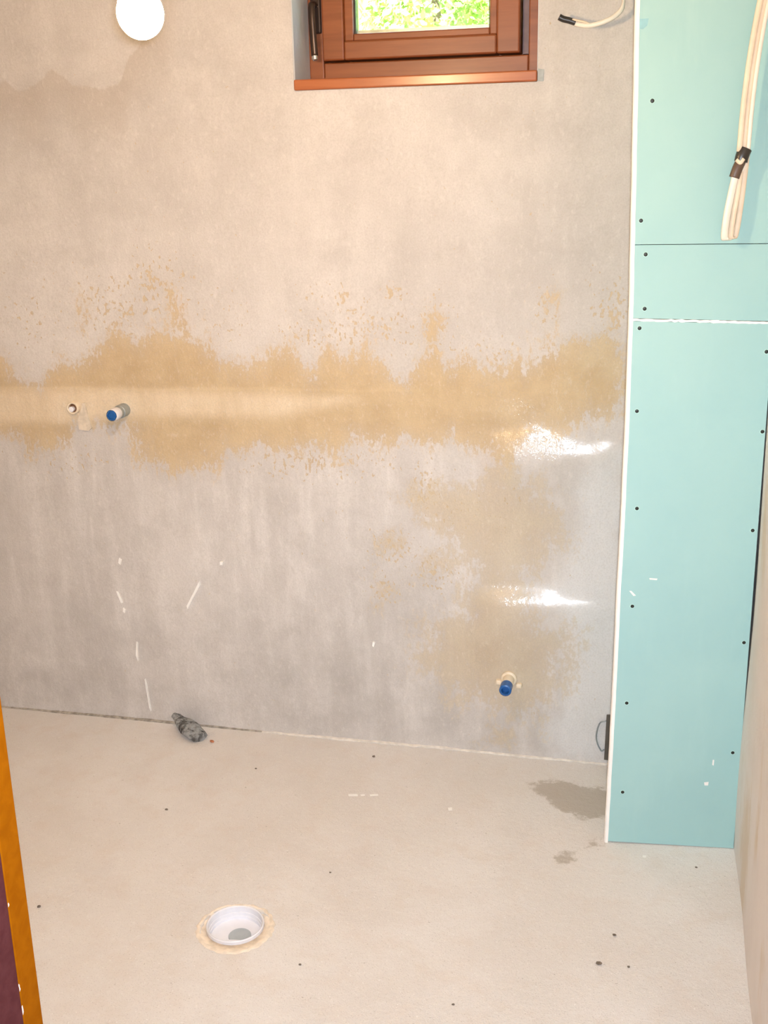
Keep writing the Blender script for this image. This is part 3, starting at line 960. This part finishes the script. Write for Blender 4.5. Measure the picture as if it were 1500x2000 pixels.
part('cord', tube('cord', [top, top + Vector((-0.008, 0, 0.10)), (top.x - 0.012, top.y, 2.25), (top.x - 0.012, top.y, ZC - 0.001)], 0.0035), 'cable', lb)

# ------------------------------------------------------------------ water outlets on the wall
def plugged_outlet(p, kind, label):
    """capped fitting standing straight out from the wall"""
    t = empty('pipe_outlet', p, label, 'pipe outlet', 'capped water outlets')
    P = Vector(p)
    ax = Vector((0, -1, 0))
    if kind == 'metal':
        part('socket', lathe('socket', [(0.0175, -0.006), (0.0175, 0.030), (0.0155, 0.032), (0.0155, 0.044)], P, ax, 20), 'galv', t)
        part('plug', lathe('plug', [(0.0150, 0.043), (0.0158, 0.045), (0.0158, 0.072), (0.0145, 0.075)], P, ax, 20, True, False), 'pvc', t)
        part('plug_core', lathe('plug_core', [(0.0145, 0.0735), (0.0142, 0.0758), (0.010, 0.0765), (0.0085, 0.0700)], P, ax, 6, True, True, False), 'blue', t, 'blue hexagonal plug core')
    else:
        part('socket', lathe('socket', [(0.020, -0.006), (0.020, 0.014), (0.0150, 0.017), (0.0145, 0.050), (0.013, 0.052)], P, ax, 20), 'cream', t)
        part('plug', lathe('plug', [(0.0135, 0.0515), (0.0155, 0.053), (0.0155, 0.082), (0.013, 0.084), (0.010, 0.084), (0.0095, 0.070)], P, ax, 16), 'blue', t, 'blue plug')
        for s, dz in ((-1, 0.0), (1, -0.006)):
            c = P + Vector((s * 0.026, 0, dz - 0.012))
            part('ear', box('ear', (c.x - 0.008, -0.016, c.z - 0.0065), (c.x + 0.008, 0.004, c.z + 0.0065), 0.004, 2), 'cream', t)
    return t
plugged_outlet(at_wall(243, 800), 'metal', 'blue-capped grey metal outlet high on the left of the wall')
plugged_outlet(at_wall(995, 1322), 'cream', 'blue-capped cream outlet low on the wall near the boxing')
# open pipe end beside the upper outlet
hp = at_wall(147, 795)
ho = empty('open_pipe', hp, 'open pipe end in a pale collar left of the upper outlet', 'pipe')
HP = Vector((hp.x, -0.0065, hp.z))
part('collar', lathe('collar', [(0.0165, -0.006), (0.0165, 0.008), (0.0150, 0.010), (0.0120, 0.009), (0.0115, -0.005)], HP, (0, -1, 0), 20, True, False), 'cream', ho)
part('bore', lathe('bore', [(0.0118, -0.003), (0.0118, 0.0015)], HP, (0, -1, 0), 18), 'brown_hole', ho)
part('pipe_end', lathe('pipe_end', [(0.0070, -0.002), (0.0070, 0.010), (0.005, 0.0105)], HP + Vector((-0.0035, 0, -0.003)), (0, -1, 0), 14), 'pvc', ho)
# pale mortar dribble between the two
dp = [(161, 800), (164, 786), (168, 786), (173, 806), (182, 834), (176, 840), (158, 838), (154, 820)]
part('mortar_dribble', prism('mortar_dribble', wpoly(dp), lambda x, z: (x, -0.0090, z), (0, -1, 0), 0.010), 'dribble', wall_back)
# ------------------------------------------------------------------ cables
ca = empty('wall_cable', at_wall(1214, -20), 'white cable stub with black taped tip beside the window', 'cable')
def wp(px, py, Y): return at_wall(px, py, Y)
pts = [wp(1205, -62, 0.004), wp(1212, -40, -0.02), wp(1217, -10, -0.035), wp(1216, 14, -0.045), wp(1200, 32, -0.05), wp(1175, 44, -0.052), wp(1148, 50, -0.05), wp(1122, 46, -0.046)]
part('sheath', tube('sheath', pts, 0.0052, 0.0036, (0, 0, 1)), 'cable', ca)
part('core', tube('core', [wp(1150, 46, -0.05), wp(1138, 42, -0.053), wp(1118, 38, -0.050)], 0.0022), 'beige', ca)
part('tape', tube('tape', [wp(1124, 44, -0.047), wp(1112, 40, -0.048), wp(1100, 37, -0.049), wp(1092, 33, -0.05)], 0.0066, 0.0052, (0, 0, 1)), 'tape', ca)

def bp(px, py, out):
    """point at a set distance in front of the boxing"""
    A2 = BA + BN * out
    d = ray(px, py)
    return CAM + d * ((A2 - CAM.xy).dot(BN) / d.xy.dot(BN))
cb = empty('flat_cable', bp(1425, 465, 0.02), 'folded beige flat cable bound with black tape hanging before the boards', 'cable')
wd = (BD.x, BD.y, 0)
def run(dx, out, w_, y_end=296):
    return [bp(1522 + dx, -120, 0.004 + out), bp(1508 + dx, -60, 0.02 + out), bp(1490 + dx, 20, 0.026 + out), bp(1474 + dx, 110, 0.026 + out), bp(1462 + dx, 200, 0.026 + out), bp(1453 + dx, y_end, 0.024 + out)]
part('strand', tube('strand', run(-9, 0.004, 1), 0.0052, 0.0024, wd), 'beige', cb)
part('strand', tube('strand', run(0, 0.0, 1), 0.0052, 0.0024, wd), 'beige', cb)
part('strand', tube('strand', run(8, 0.004, 1), 0.0040, 0.0024, wd), 'cable', cb)
# the folded-back loop under the tape
part('loop', tube('loop', [bp(1438, 336, 0.030), bp(1428, 380, 0.032), bp(1419, 425, 0.034), bp(1415, 462, 0.032), bp(1420, 467, 0.026), bp(1426, 460, 0.020), bp(1430, 430, 0.018), bp(1440, 370, 0.018), bp(1449, 320, 0.02)], 0.0068, 0.0024, wd), 'cable', cb, 'white cable loop')
part('loop', tube('loop', [bp(1446, 334, 0.026), bp(1440, 380, 0.028), bp(1432, 425, 0.029), bp(1427, 460, 0.026), bp(1432, 464, 0.020), bp(1438, 455, 0.016), bp(1447, 400, 0.016), bp(1456, 330, 0.018), bp(1460, 296, 0.02)], 0.0052, 0.0024, wd), 'beige', cb)
part('tape_wrap', tube('tape_wrap', [bp(1456, 290, 0.024), bp(1450, 304, 0.026), bp(1447, 316, 0.026)], 0.0125, 0.0085, wd), 'tape', cb)
part('tape_wrap', tube('tape_wrap', [bp(1448, 312, 0.0275), bp(1440, 330, 0.030), bp(1434, 347, 0.031)], 0.0098, 0.0062, wd), 'tapeb', cb)
part('tape_end', tube('tape_end', [bp(1438, 312, 0.034), bp(1446, 318, 0.037), bp(1453, 310, 0.036)], 0.0035, 0.0015, (0, 0, 1)), 'beige', cb)

# ------------------------------------------------------------------ floor drain
D = Vector((DRAIN.x, DRAIN.y, 0))
dn = empty('floor_drain', (D.x, D.y, 0), 'white plastic floor drain pipe set in the cement floor', 'drain')
BO = D + Vector((-0.005, 0.012, 0))
def rough_ring(name):
    rr = random.Random(21)
    N = 56
    v, f = [], []
    for k in range(N):
        a = 2 * math.pi * k / N
        ca, sa = math.cos(a), math.sin(a)
        r1 = 0.0810 + rr.uniform(-0.0025, 0.0025)
        ring = [(D.x + r1 * ca, D.y + r1 * sa, 0.0004), (D.x + (r1 - 0.004) * ca, D.y + (r1 - 0.004) * sa, 0.003)]
        ix, iy = BO.x + 0.0602 * ca, BO.y + 0.0602 * sa
        ring += [((ring[1][0] + ix) / 2, (ring[1][1] + iy) / 2, -0.003 + rr.uniform(-.0012, .0012)), (ix, iy, -0.005), (ix, iy, -0.05)]
        v += ring
    for k in range(N):
        l = (k + 1) % N
        for q in range(4):
            f.append((k * 5 + q, k * 5 + q + 1, l * 5 + q + 1, l * 5 + q))
    return mesh(name, v, f, True)
part('mortar_collar', rough_ring('mortar_collar'), 'mortar', dn)
pr = [(0.0560, -0.07), (0.0600, -0.068), (0.0600, 0.0015), (0.0585, 0.003), (0.0560, 0.0015), (0.0550, -0.010), (0.0540, -0.0105), (0.0535, -0.018), (0.0525, -0.0185), (0.0520, -0.025)]
part('bowl', lathe('bowl', pr, BO, (0, 0, 1), 40, True, True), 'pvc', dn)
part('plug', lathe('plug', [(0.0235, -0.026), (0.0235, -0.0225), (0.0225, -0.0215), (0.0185, -0.0225), (0.0100, -0.0215)], BO + Vector((0.010, -0.004, 0.0)), (0, 0, 1), 28), 'rubber', dn, 'grey round plug')
part('inner_lip', prism('inner_lip', [(-0.046, -0.029), (-0.034, -0.041), (0.0, -0.0530), (0.030, -0.043), (0.046, -0.028), (0.030, -0.0375), (0.0, -0.0415), (-0.030, -0.0345)],
     lambda x, y: BO + Vector((x, y, -0.006)), (0, 0, 1), 0.018), 'pvc', dn)

# ------------------------------------------------------------------ lump of broken mortar leaning by the wall, crumbs
def lump(name, B0, T0, width, thick, seed, n=9, rings=7, point=0.75):
    rr = random.Random(seed)
    ax = (T0 - B0)
    L = ax.length
    ax.normalize()
    wv = Vector((0.75, 0.45, 0.0))
    wv = (wv - ax * wv.dot(ax)).normalized()
    tv = ax.cross(wv)
    v, f = [], []
    for j in range(rings):
        t = j / (rings - 1)
        k = (0.72 + 0.5 * math.sin(math.pi * min(1, t * 0.95 + 0.12))) * (1 - point * max(0, t - 0.55))
        for i in range(n):
            a = 2 * math.pi * i / n
            q = k * rr.uniform(0.86, 1.12)
            v.append(B0 + ax * L * (t + rr.uniform(-.03, .03)) + wv * width * q * math.cos(a) + tv * thick * q * math.sin(a))
    for j in range(rings - 1):
        for i in range(n):
            l = (i + 1) % n
            f.append((j * n + i, j * n + l, (j + 1) * n + l, (j + 1) * n + i))
    f += [tuple(range(n)), tuple((rings - 1) * n + i for i in range(n))]
    return mesh(name, v, f)
b0 = at_floor(391, 1449) + Vector((0, 0, 0.012))
t0 = at_wall(341, 1397, -0.022)
me = lump('mortar_lump', b0, t0, 0.023, 0.013, 15, n=10, rings=9)
lowest = min(v.co.z for v in me.vertices)
me.transform(Matrix.Translation((0, 0, -lowest + 0.0002)))
thing('mortar_lump', me, 'chunk', 'dark grey broken mortar lump leaning at the foot of the wall', 'rubble')

crumbs = [((414, 1450), .0085, 'rcrumb', 'reddish crumb right beside the grey mortar lump'),
          ((1170, 1884), .0075, 'crumb', 'dark crumb on the floor, largest near the right bottom'),
          ((1200, 1828), .0060, 'crumb', 'small dark crumb above and right of the largest crumb'),
          ((325, 1582), .0055, 'crumb', 'dark crumb on bare floor left of and above the drain'),
          ((76, 1772), .0060, 'crumb', 'small crumb on the floor close to the mustard jamb'),
          ((730, 1479), .0065, 'crumb', 'crumb on the floor close under the middle of the wall'),
          ((500, 1502), .0040, 'crumb', 'tiny crumb on the floor right of the mortar lump'),
          ((586, 1885), .0045, 'crumb', 'tiny crumb on the floor below and right of the drain'),
          ((1228, 1890), .0040, 'crumb', 'tiny crumb just right of the largest crumb'),
          ((885, 1963), .0040, 'crumb', 'tiny crumb at the bottom middle of the floor'),
          ((645, 1705), .0035, 'crumb', 'tiny crumb on the floor above and right of the drain'),
          ((1360, 1695), .0035, 'crumb', 'tiny crumb on the floor before the green boards')]
for k, (q, r, mt, lab) in enumerate(crumbs):
    p0 = at_floor(*q)
    bm = bmesh.new()
    bmesh.ops.create_icosphere(bm, subdivisions=1, radius=r * 0.75)
    rr = random.Random(40 + k)
    for vtx in bm.verts:
        vtx.co *= rr.uniform(0.7, 1.1)
        vtx.co.x *= 1.25
        vtx.co.z *= 0.62
    zmin = min(vtx.co.z for vtx in bm.verts)
    for vtx in bm.verts:
        vtx.co += Vector((p0.x, p0.y, -zmin))
    cm = bpy.data.meshes.new('crumb')
    bm.to_mesh(cm)
    bm.free()
    thing('crumb', cm, mt, lab, 'rubble', 'crumbs on the floor')

# dark metal track end and loop of wire where the boxing meets the wall
tp, tq = at_wall(1182, 1394), at_wall(1179, 1482)
thing('metal_track', prism('metal_track', wpoly([(1185, 1394), (1192, 1394), (1192, 1482), (1180, 1480)]), lambda x, z: (x, -0.010, max(z, 0.001)), (0, -1, 0), 0.0085), 'dark',
      'dark metal track end standing between wall and boxing', 'track')
thing('wire_loop', tube('wire_loop', [at_wall(1184, 1408, -0.012), at_wall(1172, 1412, -0.012), at_wall(1165, 1432, -0.012), at_wall(1166, 1450, -0.012), at_wall(1174, 1466, -0.010), at_wall(1180, 1464, -0.010)], 0.0020),
      'galv', 'thin grey wire loop beside the dark track end', 'wire')

# ------------------------------------------------------------------ the garden beyond the window
def hill():
    xs = np.linspace(-9, 5, 60)
    ys = np.concatenate([np.linspace(0.32, 3, 8), np.linspace(3.3, 16, 60)])
    v, f = [], []
    def hz(x, y):
        base = -0.3 if y < 2.5 else -0.3 + (y - 2.5) * 0.72
        return base + (0.10 * math.sin(1.7 * x + 0.9 * y) + 0.07 * math.sin(3.1 * x - 2.2 * y) if y > 2.5 else 0)
    for y in ys:
        for x in xs:
            v.append((x, y, hz(x, y)))
    n = len(xs)
    for j in range(len(ys) - 1):
        for i in range(n - 1):
            a = j * n + i
            f.append((a, a + 1, a + n + 1, a + n))
    return mesh('ground_garden', v, f, True), hz
hm, hz = hill()
garden = link('ground_garden', hm, 'lawn', kind='structure', label='sunlit grassy slope outside the window')
gv, gf = [], []
for _ in range(9000):
    x, y = R.uniform(-5.5, 1.5), R.uniform(3.2, 9.0)
    z = hz(x, y)
    h, wd_ = R.uniform(0.10, 0.30), R.uniform(0.008, 0.022)
    a = R.uniform(0, 3.14)
    dx, dy = math.cos(a) * wd_, math.sin(a) * wd_
    lx, ly = R.uniform(-.12, .12), R.uniform(-.12, .06)
    b = len(gv)
    gv += [(x - dx, y - dy, z - 0.01), (x + dx, y + dy, z - 0.01), (x + lx * .5 + dx * .7, y + ly * .5 + dy * .7, z + h * .6), (x + lx * .5 - dx * .7, y + ly * .5 - dy * .7, z + h * .6), (x + lx, y + ly, z + h)]
    gf += [(b, b + 1, b + 2, b + 3), (b + 3, b + 2, b + 4)]
gm = bpy.data.meshes.new('grass')
gm.from_pydata(gv, [], gf)
link('grass', gm, 'blade', garden, kind='stuff')
def shrub(x, y, r, h, label):
    z = hz(x, y)
    s = empty('shrub', (x, y, z), label, 'shrub', 'shrubs outside the window')
    part('stem', tube('stem', [(x, y, z - 0.05), (x + 0.03, y, z + h * 0.4), (x - 0.02, y, z + h * 0.8)], 0.03, n=8), 'bark', s)
    v, f = [], []
    for _ in range(2600):
        d = Vector((R.gauss(0, 1), R.gauss(0, 1), R.gauss(0, 1))).normalized()
        c = Vector((x, y, z + h * 0.55)) + Vector((d.x * r, d.y * r, d.z * h * 0.5)) * R.uniform(0.55, 1.0)
        c.z = max(c.z, z + 0.03)
        t1 = Vector((R.gauss(0, 1), R.gauss(0, 1), R.gauss(0, 1))).normalized()
        t2 = t1.cross(d).normalized()
        l = R.uniform(0.02, 0.045)
        b = len(v)
        v += [c - t1 * l, c + t2 * l * 0.45, c + t1 * l, c - t2 * l * 0.45]
        f.append((b, b + 1, b + 2, b + 3))
    lm = bpy.data.meshes.new('foliage')
    lm.from_pydata(v, [], f)
    part('foliage', lm, 'leaf', s)
shrub(-1.55, 5.4, 0.5, 0.9, 'green shrub seen through the left of the window glass')
shrub(-0.75, 6.4, 0.55, 1.0, 'green shrub seen through the right of the window glass')
